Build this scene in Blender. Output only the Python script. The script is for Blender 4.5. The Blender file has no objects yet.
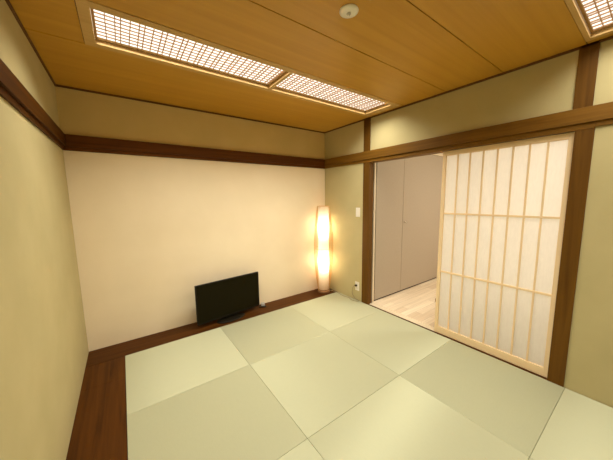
import bpy, bmesh, math, random
from mathutils import Vector, Matrix
random.seed(4)
C = bpy.context.scene.collection
PI = math.pi

# ------------------------------------------------------------------ room dimensions (metres)
W = 2.855          # right wall face (x); left wall is x = 0, far wall is y = 0
H = 2.332          # ceiling
YB = -3.60         # wall behind the camera
NB, NM, NT = 1.812, 1.845, 1.942     # picture-rail beam: lower lip, step, top
P1 = (-0.857, -0.757)                # left post (y range)
PU = .022                            # the short post above sits slightly to the left of the door post
P2 = (-2.688, -2.598)                # right post

# ------------------------------------------------------------------ materials
def new_mat(name):
    m = bpy.data.materials.new(name); m.use_nodes = True
    nt = m.node_tree
    return m, nt, nt.nodes['Principled BSDF'], nt.nodes['Material Output']

def node(nt, t, **kw):
    n = nt.nodes.new(t)
    for k, v in kw.items(): setattr(n, k, v)
    return n

def coords(nt, scale, rot=(0, 0, 0), kind='Object'):
    tc = node(nt, 'ShaderNodeTexCoord'); mp = node(nt, 'ShaderNodeMapping')
    mp.inputs['Scale'].default_value = scale; mp.inputs['Rotation'].default_value = rot
    nt.links.new(tc.outputs[kind], mp.inputs['Vector'])
    return mp.outputs['Vector']

def ramp(nt, fac, stops):
    r = node(nt, 'ShaderNodeValToRGB')
    el = r.color_ramp.elements
    el[0].position, el[0].color = stops[0][0], (*stops[0][1], 1)
    el[1].position, el[1].color = stops[-1][0], (*stops[-1][1], 1)
    for p, c in stops[1:-1]:
        e = el.new(p); e.color = (*c, 1)
    nt.links.new(fac, r.inputs['Fac'])
    return r.outputs['Color']

def bump(nt, b, height, strength, dist):
    n = node(nt, 'ShaderNodeBump'); n.inputs['Strength'].default_value = strength; n.inputs['Distance'].default_value = dist
    nt.links.new(height, n.inputs['Height']); nt.links.new(n.outputs['Normal'], b.inputs['Normal'])

def wood(name, dark, light, axis, rough=.45, spec=.4, along=1.2, across=26, bump_s=.15, contrast=(.3, .72)):
    m, nt, b, o = new_mat(name)
    sc = [across] * 3; sc['xyz'.index(axis)] = along
    v = coords(nt, sc)
    n1 = node(nt, 'ShaderNodeTexNoise'); n1.inputs['Scale'].default_value = 1.0; n1.inputs['Detail'].default_value = 6; n1.inputs['Roughness'].default_value = .62
    n1.inputs['Distortion'].default_value = .6
    nt.links.new(v, n1.inputs['Vector'])
    mid = tuple((a + c) / 2 for a, c in zip(dark, light))
    col = ramp(nt, n1.outputs['Fac'], [(contrast[0], dark), (.5, mid), (contrast[1], light)])
    nt.links.new(col, b.inputs['Base Color'])
    b.inputs['Roughness'].default_value = rough
    b.inputs['Specular IOR Level'].default_value = spec
    bump(nt, b, n1.outputs['Fac'], bump_s, .002)
    return m

def plaster(name, c1, c2, scale=160, strength=.25):
    m, nt, b, o = new_mat(name)
    v = coords(nt, (1, 1, 1))
    big = node(nt, 'ShaderNodeTexNoise'); big.inputs['Scale'].default_value = 3.0; big.inputs['Detail'].default_value = 4
    fine = node(nt, 'ShaderNodeTexNoise'); fine.inputs['Scale'].default_value = scale; fine.inputs['Detail'].default_value = 5
    nt.links.new(v, big.inputs['Vector']); nt.links.new(v, fine.inputs['Vector'])
    nt.links.new(ramp(nt, big.outputs['Fac'], [(.35, c1), (.65, c2)]), b.inputs['Base Color'])
    b.inputs['Roughness'].default_value = .9; b.inputs['Specular IOR Level'].default_value = .15
    bump(nt, b, fine.outputs['Fac'], strength, .002)
    return m

def plain(name, col, rough=.5, spec=.5, metal=0):
    m, nt, b, o = new_mat(name)
    v = coords(nt, (40, 40, 40))
    n = node(nt, 'ShaderNodeTexNoise'); n.inputs['Scale'].default_value = 1.0
    nt.links.new(v, n.inputs['Vector'])
    nt.links.new(ramp(nt, n.outputs['Fac'], [(.3, tuple(c * .96 for c in col)), (.7, col)]), b.inputs['Base Color'])
    b.inputs['Roughness'].default_value = rough; b.inputs['Specular IOR Level'].default_value = spec; b.inputs['Metallic'].default_value = metal
    return m

def emitter(name, col, strength):
    m, nt, b, o = new_mat(name); nt.nodes.remove(b)
    e = node(nt, 'ShaderNodeEmission'); e.inputs['Color'].default_value = (*col, 1); e.inputs['Strength'].default_value = strength
    nt.links.new(e.outputs[0], o.inputs['Surface'])
    return m

def paper(name, diff, trans, mix, fibre=90):
    m, nt, b, o = new_mat(name); nt.nodes.remove(b)
    v = coords(nt, (fibre, fibre, fibre * .25))
    n = node(nt, 'ShaderNodeTexNoise'); n.inputs['Scale'].default_value = 1.0; n.inputs['Detail'].default_value = 4
    nt.links.new(v, n.inputs['Vector'])
    d = node(nt, 'ShaderNodeBsdfDiffuse'); t = node(nt, 'ShaderNodeBsdfTranslucent'); mx = node(nt, 'ShaderNodeMixShader')
    nt.links.new(ramp(nt, n.outputs['Fac'], [(.3, tuple(c * .96 for c in diff)), (.7, diff)]), d.inputs['Color'])
    nt.links.new(ramp(nt, n.outputs['Fac'], [(.3, tuple(c * .95 for c in trans)), (.7, trans)]), t.inputs['Color'])
    mx.inputs['Fac'].default_value = mix
    nt.links.new(d.outputs[0], mx.inputs[1]); nt.links.new(t.outputs[0], mx.inputs[2]); nt.links.new(mx.outputs[0], o.inputs['Surface'])
    return m

def tatami(name, ribs_along):
    """Woven rush: fine ribs along one axis; their round profile spreads the sheen across the ribs."""
    m, nt, b, o = new_mat(name); nt.nodes.remove(b)
    fine = [220, 220, 220]; fine['xyz'.index(ribs_along)] = 40
    v = coords(nt, fine)
    n = node(nt, 'ShaderNodeTexNoise'); n.inputs['Scale'].default_value = 1.0; n.inputs['Detail'].default_value = 3
    nt.links.new(v, n.inputs['Vector'])
    col = ramp(nt, n.outputs['Fac'], [(.3, TAT[0]), (.7, TAT[1])])
    d = node(nt, 'ShaderNodeBsdfDiffuse'); nt.links.new(col, d.inputs['Color'])
    g = node(nt, 'ShaderNodeBsdfAnisotropic'); g.distribution = 'GGX'
    g.inputs['Color'].default_value = (*TAT_SHEEN, 1)
    g.inputs['Roughness'].default_value = TAT_ROUGH; g.inputs['Anisotropy'].default_value = .85
    t = node(nt, 'ShaderNodeCombineXYZ')
    t.inputs['X' if ribs_along == 'x' else 'Y'].default_value = 1.0
    nt.links.new(t.outputs[0], g.inputs['Tangent'])
    mx = node(nt, 'ShaderNodeMixShader'); mx.inputs['Fac'].default_value = TAT_MIX
    nt.links.new(d.outputs[0], mx.inputs[1]); nt.links.new(g.outputs[0], mx.inputs[2]); nt.links.new(mx.outputs[0], o.inputs['Surface'])
    wv = node(nt, 'ShaderNodeTexWave'); wv.bands_direction = 'Y' if ribs_along == 'x' else 'X'
    wv.inputs['Scale'].default_value = 40; wv.inputs['Distortion'].default_value = .3
    tc = node(nt, 'ShaderNodeTexCoord'); nt.links.new(tc.outputs['Object'], wv.inputs['Vector'])
    bn = node(nt, 'ShaderNodeBump'); bn.inputs['Strength'].default_value = .03; bn.inputs['Distance'].default_value = .001
    nt.links.new(wv.outputs['Fac'], bn.inputs['Height']); nt.links.new(bn.outputs['Normal'], d.inputs['Normal'])
    return m

def planks(name, c1, c2, width=.09):
    m, nt, b, o = new_mat(name)
    v = coords(nt, (1, 1, 1))
    br = node(nt, 'ShaderNodeTexBrick')
    br.inputs['Color1'].default_value = (*c1, 1); br.inputs['Color2'].default_value = (*c2, 1); br.inputs['Mortar'].default_value = (*[c * .55 for c in c1], 1)
    br.inputs['Scale'].default_value = 1; br.inputs['Brick Width'].default_value = .9; br.inputs['Row Height'].default_value = width; br.inputs['Mortar Size'].default_value = .0015
    nt.links.new(v, br.inputs['Vector'])
    v2 = coords(nt, (2, 40, 1)); n = node(nt, 'ShaderNodeTexNoise'); n.inputs['Scale'].default_value = 1; n.inputs['Detail'].default_value = 5
    nt.links.new(v2, n.inputs['Vector'])
    mx = node(nt, 'ShaderNodeMix'); mx.data_type = 'RGBA'; mx.blend_type = 'MULTIPLY'; mx.inputs['Factor'].default_value = .45
    nt.links.new(br.outputs['Color'], mx.inputs[6])
    nt.links.new(ramp(nt, n.outputs['Fac'], [(.35, (.72, .66, .58)), (.6, (1, 1, 1))]), mx.inputs[7])
    nt.links.new(mx.outputs[2], b.inputs['Base Color'])
    b.inputs['Roughness'].default_value = .45
    return m

TAT = ((.485, .496, .338), (.50, .511, .348)); TAT_SHEEN = (.49, .50, .35); TAT_ROUGH = .85; TAT_MIX = .24
M = dict(
    wall_green=plaster('green clay plaster', (.475, .415, .22), (.515, .45, .243)),
    wall_cream=plaster('cream wallpaper', (.83, .71, .51), (.86, .74, .54), 240, .12),
    wall_ochre=plaster('ochre plaster', (.62, .49, .23), (.66, .52, .25)),
    dark_x=wood('dark stained wood, grain x', (.038, .0115, .0012), (.098, .032, .003), 'x', .5, .1),
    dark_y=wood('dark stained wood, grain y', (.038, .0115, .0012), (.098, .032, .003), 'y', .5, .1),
    post_z=wood('brown post wood', (.085, .035, .003), (.145, .065, .007), 'z', .55, .15),
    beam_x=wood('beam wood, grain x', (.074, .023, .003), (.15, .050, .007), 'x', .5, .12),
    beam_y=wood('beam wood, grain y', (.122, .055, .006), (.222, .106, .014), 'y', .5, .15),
    ceil=wood('ceiling veneer', (.47, .243, .021), (.56, .303, .032), 'x', .42, .4, .5, 16, .03),
    groove=plain('dark groove', (.06, .028, .010), .8, .2),
    trim_dark=wood('ceiling edge strip', (.09, .036, .010), (.16, .07, .02), 'x', .6, .3),
    light_wood=wood('pale cypress', (.78, .59, .36), (.86, .68, .43), 'z', .5, .35, 1.2, 40, .05),
    light_wood_y=wood('pale cypress, grain y', (.78, .59, .36), (.86, .68, .43), 'y', .5, .35, 1.2, 40, .05),
    lamp_wood=wood('light fitting border', (.52, .33, .12), (.62, .41, .16), 'x', .5, .35, 1.2, 30, .05),
    frame_wood=wood('lattice frame wood', (.36, .21, .07), (.46, .28, .10), 'x', .6, .2, 1.2, 30, .05),
    lattice=plain('lattice wood', (.66, .42, .28), .7, .1),
    tat_x=tatami('rush weave, ribs left to right', 'x'),
    tat_y=tatami('rush weave, ribs front to back', 'y'),
    subfloor=plain('subfloor', (.10, .07, .04), .9, .1),
    planks=planks('pale floorboards', (.82, .71, .54), (.64, .51, .36)),
    closet=plain('closet laminate', (.41, .345, .265), .45, .4),
    closet_gap=plain('closet shadow gap', (.05, .035, .02), .9, .1),
    closet_frame=plain('closet frame', (.74, .64, .48), .5, .4),
    hall_wall=plain('white wallpaper', (.80, .76, .68), .9, .2),
    white_plastic=plain('white plastic', (.82, .79, .72), .35, .5),
    slot=plain('dark slot', (.02, .02, .02), .6, .3),
    tv_bezel=plain('black gloss plastic', (.010, .008, .004), .5, .12),
    tv_screen=plain('dark screen', (.010, .008, .002), .4, .06),
    grey=plain('grey plastic', (.45, .44, .40), .4, .5),
    black=plain('black rubber', (.012, .010, .007), .6, .2),
    metal=plain('chrome', (.75, .73, .68), .2, .5, 1),
    cord=plain('beige cord', (.34, .28, .16), .5, .4),
    diffuser=emitter('lit diffuser', (1, .93, .78), 1.45),
    bulb=emitter('warm bulb', (1, .92, .82), 185),
    shoji=paper('shoji paper', (.86, .83, .78), (.95, .94, .91), .70),
    shade=paper('lamp paper', (.85, .78, .64), (.90, .82, .66), .6),
    bamboo=plain('bamboo thread', (.66, .40, .15), .5, .4),
    lamp_base=wood('lamp base wood', (.16, .075, .03), (.28, .14, .06), 'x', .5, .3),
    blocker=plain('pale cabinet', (.80, .77, .68), .5, .3),
)

# ------------------------------------------------------------------ mesh helpers
def box(bm, a, b, bev=0.0):
    x0, x1 = sorted((a[0], b[0])); y0, y1 = sorted((a[1], b[1])); z0, z1 = sorted((a[2], b[2]))
    t = bmesh.new()
    bmesh.ops.create_cube(t, size=1)
    for v in t.verts:
        v.co = Vector((x0 + (v.co.x + .5) * (x1 - x0), y0 + (v.co.y + .5) * (y1 - y0), z0 + (v.co.z + .5) * (z1 - z0)))
    if bev: bmesh.ops.bevel(t, geom=t.edges[:], offset=bev, segments=2, affect='EDGES', profile=.5)
    me = bpy.data.meshes.new('tmp'); t.to_mesh(me); t.free(); bm.from_mesh(me); bpy.data.meshes.remove(me)

def lathe(bm, prof, seg=40, cen=(0, 0, 0), axis='z', cap=True, smooth=True):
    rings = []
    for r, h in prof:
        ring = []
        for k in range(seg):
            a = 2 * PI * k / seg; u, v = r * math.cos(a), r * math.sin(a)
            p = {'z': (u, v, h), 'x': (h, u, v), 'y': (v, h, u)}[axis]
            ring.append(bm.verts.new(Vector(p) + Vector(cen)))
        rings.append(ring)
    for r0, r1 in zip(rings, rings[1:]):
        for k in range(seg):
            f = bm.faces.new((r0[k], r0[(k + 1) % seg], r1[(k + 1) % seg], r1[k])); f.smooth = smooth
    if cap:
        bm.faces.new(rings[0][::-1]); bm.faces.new(rings[-1])

def tube(bm, pts, r, seg=8, steps=8):
    P = [Vector(p) for p in pts]
    if len(P) > 2 and steps > 1:                       # Catmull-Rom
        Q = []
        E = [2 * P[0] - P[1]] + P + [2 * P[-1] - P[-2]]
        for i in range(1, len(E) - 2):
            for k in range(steps):
                t = k / steps
                Q.append(.5 * ((2 * E[i]) + (-E[i-1] + E[i+1]) * t + (2*E[i-1] - 5*E[i] + 4*E[i+1] - E[i+2]) * t*t + (-E[i-1] + 3*E[i] - 3*E[i+1] + E[i+2]) * t**3))
        P = Q + [P[-1]]
    rings = []
    n = None
    for i, p in enumerate(P):
        d = (P[min(i + 1, len(P) - 1)] - P[max(i - 1, 0)]).normalized()
        if n is None:
            n = d.orthogonal().normalized()
        n = (n - d * n.dot(d)).normalized(); b = d.cross(n)
        rings.append([bm.verts.new(p + r * (math.cos(2*PI*k/seg) * n + math.sin(2*PI*k/seg) * b)) for k in range(seg)])
    for r0, r1 in zip(rings, rings[1:]):
        for k in range(seg):
            f = bm.faces.new((r0[k], r0[(k + 1) % seg], r1[(k + 1) % seg], r1[k])); f.smooth = True
    bm.faces.new(rings[0][::-1]); bm.faces.new(rings[-1])

def obj(name, bm, mat, parent=None):
    me = bpy.data.meshes.new(name)
    bmesh.ops.recalc_face_normals(bm, faces=bm.faces[:])
    bm.to_mesh(me); bm.free()
    me.materials.append(M[mat])
    o = bpy.data.objects.new(name, me); C.objects.link(o)
    if parent is not None: o.parent = parent
    return o

def boxes(name, mat, parent, *bs, bev=0.0):
    bm = bmesh.new()
    for a, b in bs: box(bm, a, b, bev)
    return obj(name, bm, mat, parent)

def tag(o, label=None, cat=None, group=None, kind=None):
    if label: o['label'] = label
    if cat: o['category'] = cat
    if group: o['group'] = group
    if kind: o['kind'] = kind
    return o

def thing(name, label, cat, loc=(0, 0, 0), rz=0, group=None):
    o = bpy.data.objects.new(name, None); C.objects.link(o)
    o.location = loc; o.rotation_euler = (0, 0, rz); o.empty_display_size = .1
    return tag(o, label, cat, group)

def struct(name, mat, label, *bs, bev=0.0, cat=None):
    return tag(boxes(name, mat, None, *bs, bev=bev), label, cat or name.split('_')[0], None, 'structure')

# ------------------------------------------------------------------ setting: tatami room
T = .10
struct('floor', 'subfloor', 'floor slab under the tatami mats', ((-T, YB - T, -.12), (W + .02, T, -.025)))
struct('wall_far', 'wall_cream', 'cream papered far wall behind the television', ((-T, 0, -.12), (W + T, T, NB)))
struct('wall_far_upper', 'wall_ochre', 'plaster band of the far wall between the dark beam and the ceiling', ((-T, 0, NB), (W + T, T, H + .15)), cat='wall')
struct('wall_left', 'wall_green', 'plain yellow-green plaster wall at the left edge', ((-T, YB - T, -.12), (0, 0, H + .15)))
struct('wall_back', 'wall_green', 'plaster wall behind the camera', ((0, YB - T, -.12), (W + T, YB, H + .15)))
struct('wall_right', 'wall_green', 'green plaster wall with the doorway and sliding paper screen',
       ((W, P1[1], -.025), (W + T, 0, H + .15)),
       ((W, YB, -.025), (W + T, P2[0], H + .15)),
       ((W, P2[0], NM), (W + T, P1[1], H + .15)))
# ceiling: veneer boards running left to right with dark joints, open where the light strips are let in
LX = (.262, 2.800)                       # light strips: outer border along x
LY = ((-1.298, -.848), (-3.062, -2.610))  # and across (y ranges)
seams = [LY[0][1], LY[0][0], -1.733, -2.167, LY[1][1], LY[1][0]]
bm = bmesh.new(); g = .003
edges = [0] + seams + [YB]
for y1, y0 in zip(edges, edges[1:]):
    ya, yb = y0 + g, y1 - g
    if (y0, y1) in LY:
        box(bm, (0, ya, H), (LX[0] - g, yb, H + .012)); box(bm, (LX[1] + g, ya, H), (W, yb, H + .012))
    else:
        box(bm, (0, ya, H), (W, yb, H + .012))
tag(obj('ceiling', bm, 'ceil'), 'golden brown wood veneer ceiling boards', 'ceiling', None, 'structure')
bm = bmesh.new()
for y1, y0 in zip(edges, edges[1:]):
    if (y0, y1) not in LY: box(bm, (0, y0 - .02, H + .013), (W, y1 + .02, H + .03))
    else:
        box(bm, (0, y0, H + .013), (LX[0] - .004, y1, H + .03)); box(bm, (LX[1] + .004, y0, H + .013), (W, y1, H + .03))
box(bm, (0, YB, H + .09), (W, 0, H + .14))
tag(obj('ceiling_backing', bm, 'groove'), 'dark joints between the ceiling boards', 'ceiling', None, 'structure')
# thin dark strip where walls meet the ceiling
e = .010; z0 = H - .015
struct('trim_1', 'trim_dark', 'thin dark strip between the far wall and the ceiling', ((0, -e, z0), (W, 0, H)))
struct('trim_2', 'trim_dark', 'thin dark strip between the left wall and the ceiling', ((0, YB, z0), (e, -e, H)))
struct('trim_3', 'trim_dark', 'thin dark strip between the right wall and the ceiling', ((W - e, YB, z0), (W, -e, H)))
# picture-rail beams
q, q2 = .026, .012
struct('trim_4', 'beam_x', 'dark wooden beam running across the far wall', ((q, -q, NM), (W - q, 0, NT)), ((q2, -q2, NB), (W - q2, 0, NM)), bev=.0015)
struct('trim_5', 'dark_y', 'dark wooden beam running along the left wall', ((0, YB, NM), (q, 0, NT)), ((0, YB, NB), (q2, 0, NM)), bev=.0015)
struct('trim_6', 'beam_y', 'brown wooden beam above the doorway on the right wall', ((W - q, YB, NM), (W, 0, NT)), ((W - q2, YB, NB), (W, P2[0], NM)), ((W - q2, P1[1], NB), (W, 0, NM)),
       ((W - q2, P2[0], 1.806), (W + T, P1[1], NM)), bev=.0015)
# posts
pp = .010
struct('trim_7', 'post_z', 'brown wooden post at the left side of the doorway', ((W - pp, P1[0], -.02), (W + .065, P1[1], 1.806)), bev=.002)
struct('trim_8', 'post_z', 'brown wooden post at the right side of the paper screen', ((W - pp, P2[0], -.02), (W + T, P2[1], 1.806)), bev=.002)
struct('trim_9', 'post_z', 'short brown post between beam and ceiling above the left door post', ((W - pp, P1[0], NT), (W + .01, P1[1], H)), bev=.002)
struct('trim_10', 'post_z', 'short brown post between beam and ceiling above the right door post', ((W - pp, P2[0] + PU, NT), (W + .01, P2[1] + PU, H)), bev=.002)
# dark floorboards round the mats
XM = [.2724, 1.1224, 2.0115, 2.850]
YM = [-.2834, -1.0775, -1.9052, -2.6957, -3.4900]
struct('trim_11', 'dark_x', 'dark brown floorboard along the far wall under the television', ((0, YM[0] + .001, -.025), (W, 0, 0)), bev=.001)
struct('trim_12', 'dark_y', 'dark brown floorboard along the left wall', ((0, -.62, -.025), (XM[0] - .001, YM[0] - .001, 0)), ((0, -1.86, -.025), (XM[0] - .001, -.6205, 0)),
       ((0, YB, -.025), (XM[0] - .001, -1.8605, 0)), bev=.001)
struct('trim_13', 'dark_x', 'dark floorboard behind the camera', ((XM[0], YB, -.025), (W, YM[4] - .002, 0)))
# door track
struct('trim_14', 'closet_frame', 'pale sill with grooves under the sliding paper screen',
       ((W + .020, P2[1], -.025), (W + .050, P1[0], -.004)), ((W + .050, P2[1], -.025), (W + .060, P1[0], .002)),
       ((W + .060, P2[1], -.025), (W + .090, P1[0], -.004)), ((W + .090, P2[1], -.025), (W + T, P1[0], .002)))

struct('trim_15', 'dark_y', 'narrow dark strip between the mats and the door sill', ((W - .003, P2[1], -.025), (W + .0195, P1[0], .001)))

# ------------------------------------------------------------------ tatami mats
where = {
    (0, 0): 'square tatami mat in the far left corner, left of the television stand',
    (0, 1): 'square tatami mat in front of the television, against the far floorboard',
    (0, 2): 'square tatami mat in the far right corner in front of the floor lamp',
    (1, 0): 'square tatami mat beside the left floorboard, second from the far wall',
    (1, 1): 'square tatami mat in the middle of the room, second from the far wall',
    (1, 2): 'square tatami mat at the open doorway, left of the paper screen',
    (2, 0): 'square tatami mat at the bottom edge beside the left floorboard, third from the far wall',
    (2, 1): 'square tatami mat in the middle column at the bottom edge, third from the far wall',
    (2, 2): 'square tatami mat right in front of the sliding paper screen',
    (3, 0): 'square tatami mat by the left floorboard, nearest the camera',
    (3, 1): 'square tatami mat in the middle column, nearest the camera',
    (3, 2): 'square tatami mat at the right wall beyond the right door post, bottom right corner',
}
for r in range(4):
    for c in range(3):
        x0, x1 = XM[c], XM[c + 1]; y1, y0 = YM[r], YM[r + 1]
        o = boxes('tatami_mat', 'tat_x' if (r + c) % 2 == 0 else 'tat_y', None,
                  ((-(x1 - x0) / 2 + .0005, -(y1 - y0) / 2 + .0005, 0), ((x1 - x0) / 2 - .0005, (y1 - y0) / 2 - .0005, .0255)), bev=.0022)
        o.location = ((x0 + x1) / 2, (y0 + y1) / 2, -.025)
        tag(o, where[(r, c)], 'tatami mat', 'borderless square tatami mats')

# ------------------------------------------------------------------ ceiling light strips
def light_strip(label, yo, right_border, far_border, dim=1.0):
    t = thing('ceiling_light', label, 'ceiling light', (LX[0], yo, H), 0, 'recessed lattice ceiling lights')
    L = LX[1] - LX[0]; D = .450
    xa, xb, ya, yb = .052, L - right_border, .052, D - far_border     # the opening
    lip = -.004
    boxes('border', 'lamp_wood', t, ((0, 0, lip), (xa, D, .02)), ((xb, 0, lip), (L, D, .02)), ((xa, 0, lip), (xb, ya, .02)), ((xa, yb, lip), (xb, D, .02)), bev=.0015)
    boxes('housing', 'white_plastic', t, ((xa - .01, ya - .01, .072), (xb + .01, yb + .01, .080)), ((xa - .014, ya - .01, .0205), (xa - .004, yb + .01, .08)), ((xb + .004, ya - .01, .0205), (xb + .014, yb + .01, .08)),
          ((xa, ya - .014, .0205), (xb, ya - .004, .08)), ((xa, yb + .004, .0205), (xb, yb + .014, .08)))
    xm = 1.232
    for x0, x1 in ((xa + .001, xm - .014), (xm + .014, xb - .001)):
        zf = .021
        fr = boxes('lattice_frame', 'frame_wood', t, ((x0, ya, zf), (x0 + .012, yb, zf + .012)), ((x1 - .012, ya, zf), (x1, yb, zf + .012)),
                   ((x0 + .012, ya, zf), (x1 - .012, ya + .012, zf + .012)), ((x0 + .012, yb - .012, zf), (x1 - .012, yb, zf + .012)))
        bm = bmesh.new(); x = x0 + .012; k = 0; w = .0023
        while True:
            x += (.0435, .0435, .026)[k % 3]; k += 1
            if x > x1 - .020: break
            box(bm, (x - w, ya + .012, zf + .004), (x + w, yb - .012, zf + .0115))
        n = 9
        for j in range(1, n):
            y = ya + .012 + (yb - ya - .024) * j / n
            box(bm, (x0 + .012, y - .0023, zf + .006), (x1 - .012, y + .0023, zf + .0118))
        obj('lattice', bm, 'lattice', fr)
        tag(boxes('diffuser', 'diffuser', fr, ((x0 + .004, ya + .003, zf + .0125), (x1 - .004, yb - .003, zf + .016))), 'glowing white diffuser')
        la = bpy.data.lights.new('lattice lamp', 'AREA'); la.shape = 'RECTANGLE'; la.size = x1 - x0 - .02; la.size_y = yb - ya - .02
        la.spread = math.radians(136); la.energy = dim * 15.4 * (x1 - x0) / 1.15; la.color = (1, .94, .80)
        lo = bpy.data.objects.new('lattice lamp', la); C.objects.link(lo); lo.parent = t
        lo.location = ((x0 + x1) / 2, (ya + yb) / 2, zf - .006)
    boxes('divider', 'lamp_wood', t, ((xm - .0135, ya, .000), (xm + .0135, yb, .036)))
    return t
light_strip('long lit lattice ceiling light running towards the far wall corner', LY[0][0], .085, .046)
light_strip('lattice ceiling light cut off by the top right corner, above the right wall', LY[1][0] + .002, .040, .024, .68)

# ------------------------------------------------------------------ round detector on the ceiling
t = thing('smoke_detector', 'round cream detector disc on the ceiling at the top edge', 'detector', (1.384, -1.957, H))
bm = bmesh.new(); lathe(bm, [(.001, 0), (.048, 0), (.049, -.003), (.047, -.007), (.030, -.0105), (.010, -.0115), (.001, -.0115)], 40, cap=False); obj('body', bm, 'white_plastic', t)
bm = bmesh.new(); lathe(bm, [(.009, -.0105), (.009, -.016), (.006, -.018), (.001, -.018)], 16); obj('sensor', bm, 'metal', t)
bm = bmesh.new()
for k in range(3):
    a = 2 * PI * k / 3 + .4
    tube(bm, [(.009 * math.cos(a), .009 * math.sin(a), -.011), (.012 * math.cos(a), .012 * math.sin(a), -.018), (.004 * math.cos(a), .004 * math.sin(a), -.022)], .0012, 6, 3)
obj('cage', bm, 'grey', t)

# ------------------------------------------------------------------ television
ang = math.atan2(.088, .77)
t = thing('television', 'black flat-screen television standing on the dark floorboard at the far wall', 'television', (1.291, -.151, 0), ang)
TW, z0, z1 = .764, .045, .482
bm = bmesh.new(); b = .013
box(bm, (-TW/2, -.012, z0), (-TW/2 + b, .014, z1), .002); box(bm, (TW/2 - b, -.012, z0), (TW/2, .014, z1), .002)
box(bm, (-TW/2 + b, -.012, z1 - b), (TW/2 - b, .014, z1), .002); box(bm, (-TW/2 + b, -.012, z0), (TW/2 - b, .014, z0 + .020), .002)
obj('bezel', bm, 'tv_bezel', t)
tag(boxes('screen', 'tv_screen', t, ((-TW/2 + b, -.007, z0 + .020), (TW/2 - b, .004, z1 - b))), 'dark switched-off screen')
boxes('back_cover', 'black', t, ((-TW/2 + .004, .0145, z0 + .006), (TW/2 - .004, .022, z1 - .006)), ((-.22, .022, z0 + .03), (.22, .050, z0 + .26)), bev=.003)
boxes('stand_neck', 'tv_bezel', t, ((-.045, .006, .014), (.045, .012, .07)), ((-.06, .0, .012), (.06, .03, .018)), bev=.002)
bm = bmesh.new()
lathe(bm, [(.02, 0), (.168, 0), (.172, .004), (.166, .010), (.10, .015), (.02, .017)], 48)
for v in bm.verts: v.co.y = v.co.y * .50 - .004
obj('stand_base', bm, 'tv_bezel', t)

# small adapter at the right end of the television
t = thing('power_adapter', 'small grey adapter on the floorboard at the right end of the television', 'adapter', (1.745, -.062, 0), math.radians(-20))
boxes('body', 'grey', t, ((-.022, -.020, 0), (.024, .020, .040)), bev=.004)
boxes('plate', 'black', t, ((-.055, -.055, 0), (.040, -.024, .010)), bev=.002)
bm = bmesh.new(); tube(bm, [(-.0215, 0, .02), (-.045, .008, .014), (-.07, .018, .004), (-.10, .035, .004)], .003); obj('cable', bm, 'black', t)

# ------------------------------------------------------------------ floor lamp
lx, ly = 2.700, -.148
t = thing('floor_lamp', 'tall lit paper floor lamp standing in the far right corner', 'floor lamp', (lx, ly, 0))
bm = bmesh.new(); lathe(bm, [(.001, 0), (.086, 0), (.090, .004), (.090, .016), (.086, .020), (.001, .020)], 48, cap=False); obj('base', bm, 'lamp_base', t)
bm = bmesh.new(); tube(bm, [(0, 0, .02), (0, 0, 1.10)], .006, 10, 1)
for z in (.40, .90): lathe(bm, [(.014, z - .05), (.016, z - .045), (.016, z - .005), (.012, z)], 14)
obj('pole', bm, 'metal', t)
bm = bmesh.new()
prof = [(.074 + .002 * math.cos(k * 2 * PI), .045 + 1.215 * k / 60 * 1.0) for k in range(61)]
lathe(bm, prof, 48, cap=False)
inn = obj('inner_shade', bm, 'shade', t)
for z in (.47, .97):
    bm = bmesh.new(); lathe(bm, [(.002, z - .072), (.012, z - .066), (.014, z - .05), (.022, z - .03), (.029, z - .008), (.029, z + .008), (.020, z + .024), (.006, z + .031)], 24)
    obj('bulb', bm, 'bulb', t)
def rad(z):                                    # outer spindle
    u = (z - .66) / .62
    return .136 - .052 * abs(u) ** 1.9
n = 48
bm = bmesh.new()
for k in range(n):
    a = 2 * PI * k / n
    tube(bm, [(rad(z) * math.cos(a), rad(z) * math.sin(a), z) for z in [.03 + 1.235 * i / 12 for i in range(13)]], .0019, 5, 2)
out = obj('outer_shade', bm, 'bamboo', t)
for z in (.028, .66, 1.268):
    bm = bmesh.new(); R = rad(z)
    tube(bm, [(R * math.cos(2*PI*k/48), R * math.sin(2*PI*k/48), z) for k in range(49)], .0028, 6, 1)
    obj('hoop', bm, 'bamboo', out)
bm = bmesh.new()
tube(bm, [(0, 0, 1.09), (0, 0, 1.25)], .004, 8, 1)
for k in range(4):
    a = PI / 2 * k + .3; tube(bm, [(0, 0, 1.25), (rad(1.25) * math.cos(a), rad(1.25) * math.sin(a), 1.25)], .002, 6, 1)
obj('support_wire', bm, 'metal', out)
def loc(x, y, z): return (x - lx, y - ly, z)
bm = bmesh.new()
tube(bm, [loc(2.788, -.155, .010), loc(2.815, -.22, .0052), loc(2.825, -.30, .0052), loc(2.805, -.40, .0052), loc(2.800, -.48, .0052), loc(2.815, -.555, .0052), loc(2.790, -.615, .0052), loc(2.795, -.680, .0052),
          loc(2.822, -.722, .0052), loc(2.838, -.712, .012), loc(2.838, -.655, .02), loc(2.834, -.603, .07), loc(2.828, -.607, .145), loc(2.826, -.640, .195), loc(2.830, -.664, .206)], .005)
cd = obj('cord', bm, 'cord', t)
boxes('plug', 'black', cd, (loc(2.822, -.678, .194), loc(2.8485, -.652, .216)), bev=.003)

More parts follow.
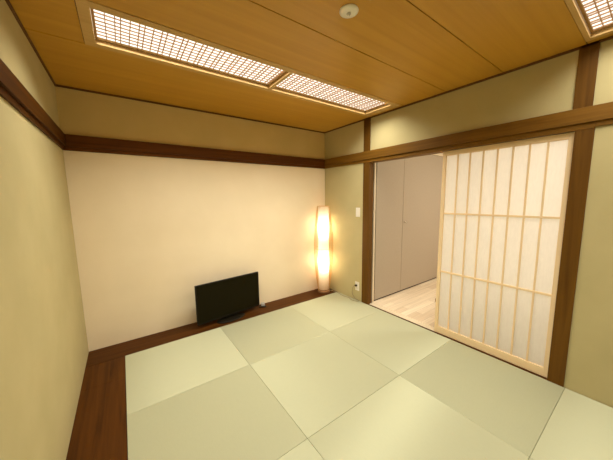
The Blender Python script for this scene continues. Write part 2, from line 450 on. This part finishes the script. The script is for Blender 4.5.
# ------------------------------------------------------------------ wall switch and outlet
t = thing('light_switch', 'white light switch plate on the right wall left of the door post', 'light switch', (W, -.672, 1.192))
boxes('plate', 'white_plastic', t, ((-.007, -.035, -.060), (0, .035, .060)), bev=.002)
boxes('rocker', 'white_plastic', t, ((-.011, -.022, -.035), (-.0072, .022, .035)), bev=.0015)
t = thing('wall_outlet', 'white power outlet low on the right wall with a black plug', 'outlet', (W, -.672, .195))
pl = boxes('plate', 'white_plastic', t, ((-.006, -.035, -.060), (0, .035, .060)), bev=.002)
for zc in (-.025,):
    s = boxes('socket', 'white_plastic', t, ((-.0085, -.016, zc - .015), (-.0062, .016, zc + .015)), bev=.001)
    boxes('slot', 'slot', s, ((-.009, -.008, zc - .005), (-.0083, -.006, zc + .005)), ((-.009, .006, zc - .005), (-.0083, .008, zc + .005)))

# ------------------------------------------------------------------ sliding paper screen
xs = W + .020
y0, y1 = -2.596, -1.723
t = thing('shoji_screen', 'pale wooden sliding screen with lattice and white paper in the doorway', 'sliding screen', (xs, (y0 + y1) / 2, 0))
hw = (y1 - y0) / 2; zb, zt = .002, 1.803; sw = .029; dp = .028
for s in (-1, 1):
    a, b = (s * hw, s * (hw - sw))
    boxes('stile', 'light_wood', t, ((0, min(a, b), zb), (dp, max(a, b), zt)), bev=.0015)
boxes('top_rail', 'light_wood_y', t, ((.001, -hw + sw, zt - .040), (dp - .001, hw - sw, zt)), bev=.0012)
boxes('bottom_rail', 'light_wood_y', t, ((.001, -hw + sw, zb), (dp - .001, hw - sw, .070)), bev=.0012)
iy = hw - sw
for k in range(1, 8):
    y = -iy + 2 * iy * k / 8
    boxes('muntin', 'light_wood', t, ((.005, y - .0058, .070), (.017, y + .0058, zt - .040)), bev=.0008)
for z in (1.220, .645):
    boxes('crossbar', 'light_wood_y', t, ((.003, -iy, z - .008), (.016, iy, z + .008)), bev=.0008)
tag(boxes('paper', 'shoji', t, ((.0175, -iy - .004, .064), (.0181, iy + .004, zt - .034))), 'white translucent paper lit from the room behind')
boxes('pull_tab', 'lamp_base', t, ((.004, hw - .001, .315), (.014, hw + .008, .350)), bev=.001)

# ------------------------------------------------------------------ next room beyond the doorway
XN = 5.7
struct('floor_hall', 'planks', 'pale floorboards in the room beyond the doorway', ((W + T, YB - T, -.12), (XN, -.2, 0)), cat='floor')
struct('wall_hall_far', 'hall_wall', 'white wall above the closet in the next room', ((W + T, -.26, 0), (XN, -.16, 2.5)), ((W + T, -.86, 2.07), (XN, -.26, 2.5)), ((4.66, -.86, 0), (XN, -.26, 2.07)), cat='wall')
struct('wall_hall_right', 'hall_wall', 'white side wall of the next room', ((XN, YB - T, -.12), (XN + T, -.16, 2.5)), cat='wall')
struct('wall_hall_back', 'hall_wall', 'white back wall of the next room', ((W + T, YB - T, 0), (XN, YB, 2.5)), cat='wall')
struct('ceiling_hall', 'hall_wall', 'white ceiling of the next room', ((W + T, YB - T, 2.42), (XN + T, -.16, 2.5)), cat='ceiling')
t = thing('closet', 'grey-beige closet with two tall doors seen through the doorway', 'closet', (W + T, -.85, 0))
ox = W + T
boxes('frame', 'closet_frame', t, ((.0, .003, 0), (.030, .03, 2.06)), ((1.66, 0, 0), (1.695, .03, 2.06)), ((.032, 0, 2.02), (1.66, .03, 2.06)), bev=.002)
boxes('carcass', 'closet_gap', t, ((.031, .04, 0), (1.66, .05, 2.02)), ((.031, .012, 0), (1.66, .0395, .0195)))
d1, d2 = (.043, .617), (.622, 1.655)
for i, (a, b) in enumerate((d1, d2)):
    d = boxes('door', 'closet', t, ((a, .000, .020), (b, .022, 2.012)), bev=.002)
    if i == 1:
        bm = bmesh.new(); lathe(bm, [(.006, .0), (.006, -.020), (.012, -.024), (.013, -.032), (.008, -.038), (.001, -.038)], 20, cen=(.655, 0, 1.026), axis='y'); obj('knob', bm, 'metal', d)
t = thing('low_blocker', 'low pale cabinet behind the paper screen, added unseen to shade its lower part', 'blocker', (W + T + .20, -2.20, 0))  # unseen box, added only to cast a grey band low on the paper
boxes('body', 'blocker', t, ((0, -.50, .03), (.30, .42, .478)), bev=.003)
boxes('top', 'blocker', t, ((-.008, -.508, .479), (.308, .428, .495)), bev=.003)
boxes('plinth', 'slot', t, ((.01, -.48, 0), (.29, .40, .0295)))

# ------------------------------------------------------------------ light of the next room (its ceiling lamp) and camera
ld = bpy.data.lights.new('hall ceiling lamp', 'AREA'); ld.shape = 'DISK'; ld.size = .5; ld.energy = 39.5; ld.color = (1, .91, .78)
lo = bpy.data.objects.new('hall ceiling lamp', ld); C.objects.link(lo); lo.location = (4.25, -2.6, 2.40)

w = bpy.data.worlds.new('World'); bpy.context.scene.world = w; w.use_nodes = True
w.node_tree.nodes['Background'].inputs[0].default_value = (0, 0, 0, 1)

cam = bpy.data.cameras.new('Camera'); co = bpy.data.objects.new('Camera', cam); C.objects.link(co)
cx, cy, cz, yaw, pit, rol, f = .3597, -2.9853, 1.3868, .623, -.1248, -.0138, 255.59
cam.sensor_width = 36; cam.lens = f / 613 * 36; cam.clip_start = .02
fw = Vector((math.sin(yaw) * math.cos(pit), math.cos(yaw) * math.cos(pit), math.sin(pit)))
r = fw.cross(Vector((0, 0, 1))).normalized(); u = r.cross(fw)
r2 = math.cos(rol) * r + math.sin(rol) * u; u2 = -math.sin(rol) * r + math.cos(rol) * u
mt = Matrix((r2, u2, -fw)).transposed().to_4x4(); mt.translation = (cx, cy, cz)
co.matrix_world = mt
S = bpy.context.scene
S.camera = co
S.view_settings.view_transform = 'Standard'; S.view_settings.look = 'None'; S.view_settings.exposure = .2; S.view_settings.gamma = 1
S.view_settings.use_curve_mapping = False
S.cycles.max_bounces = 14; S.cycles.diffuse_bounces = 10; S.cycles.transmission_bounces = 8
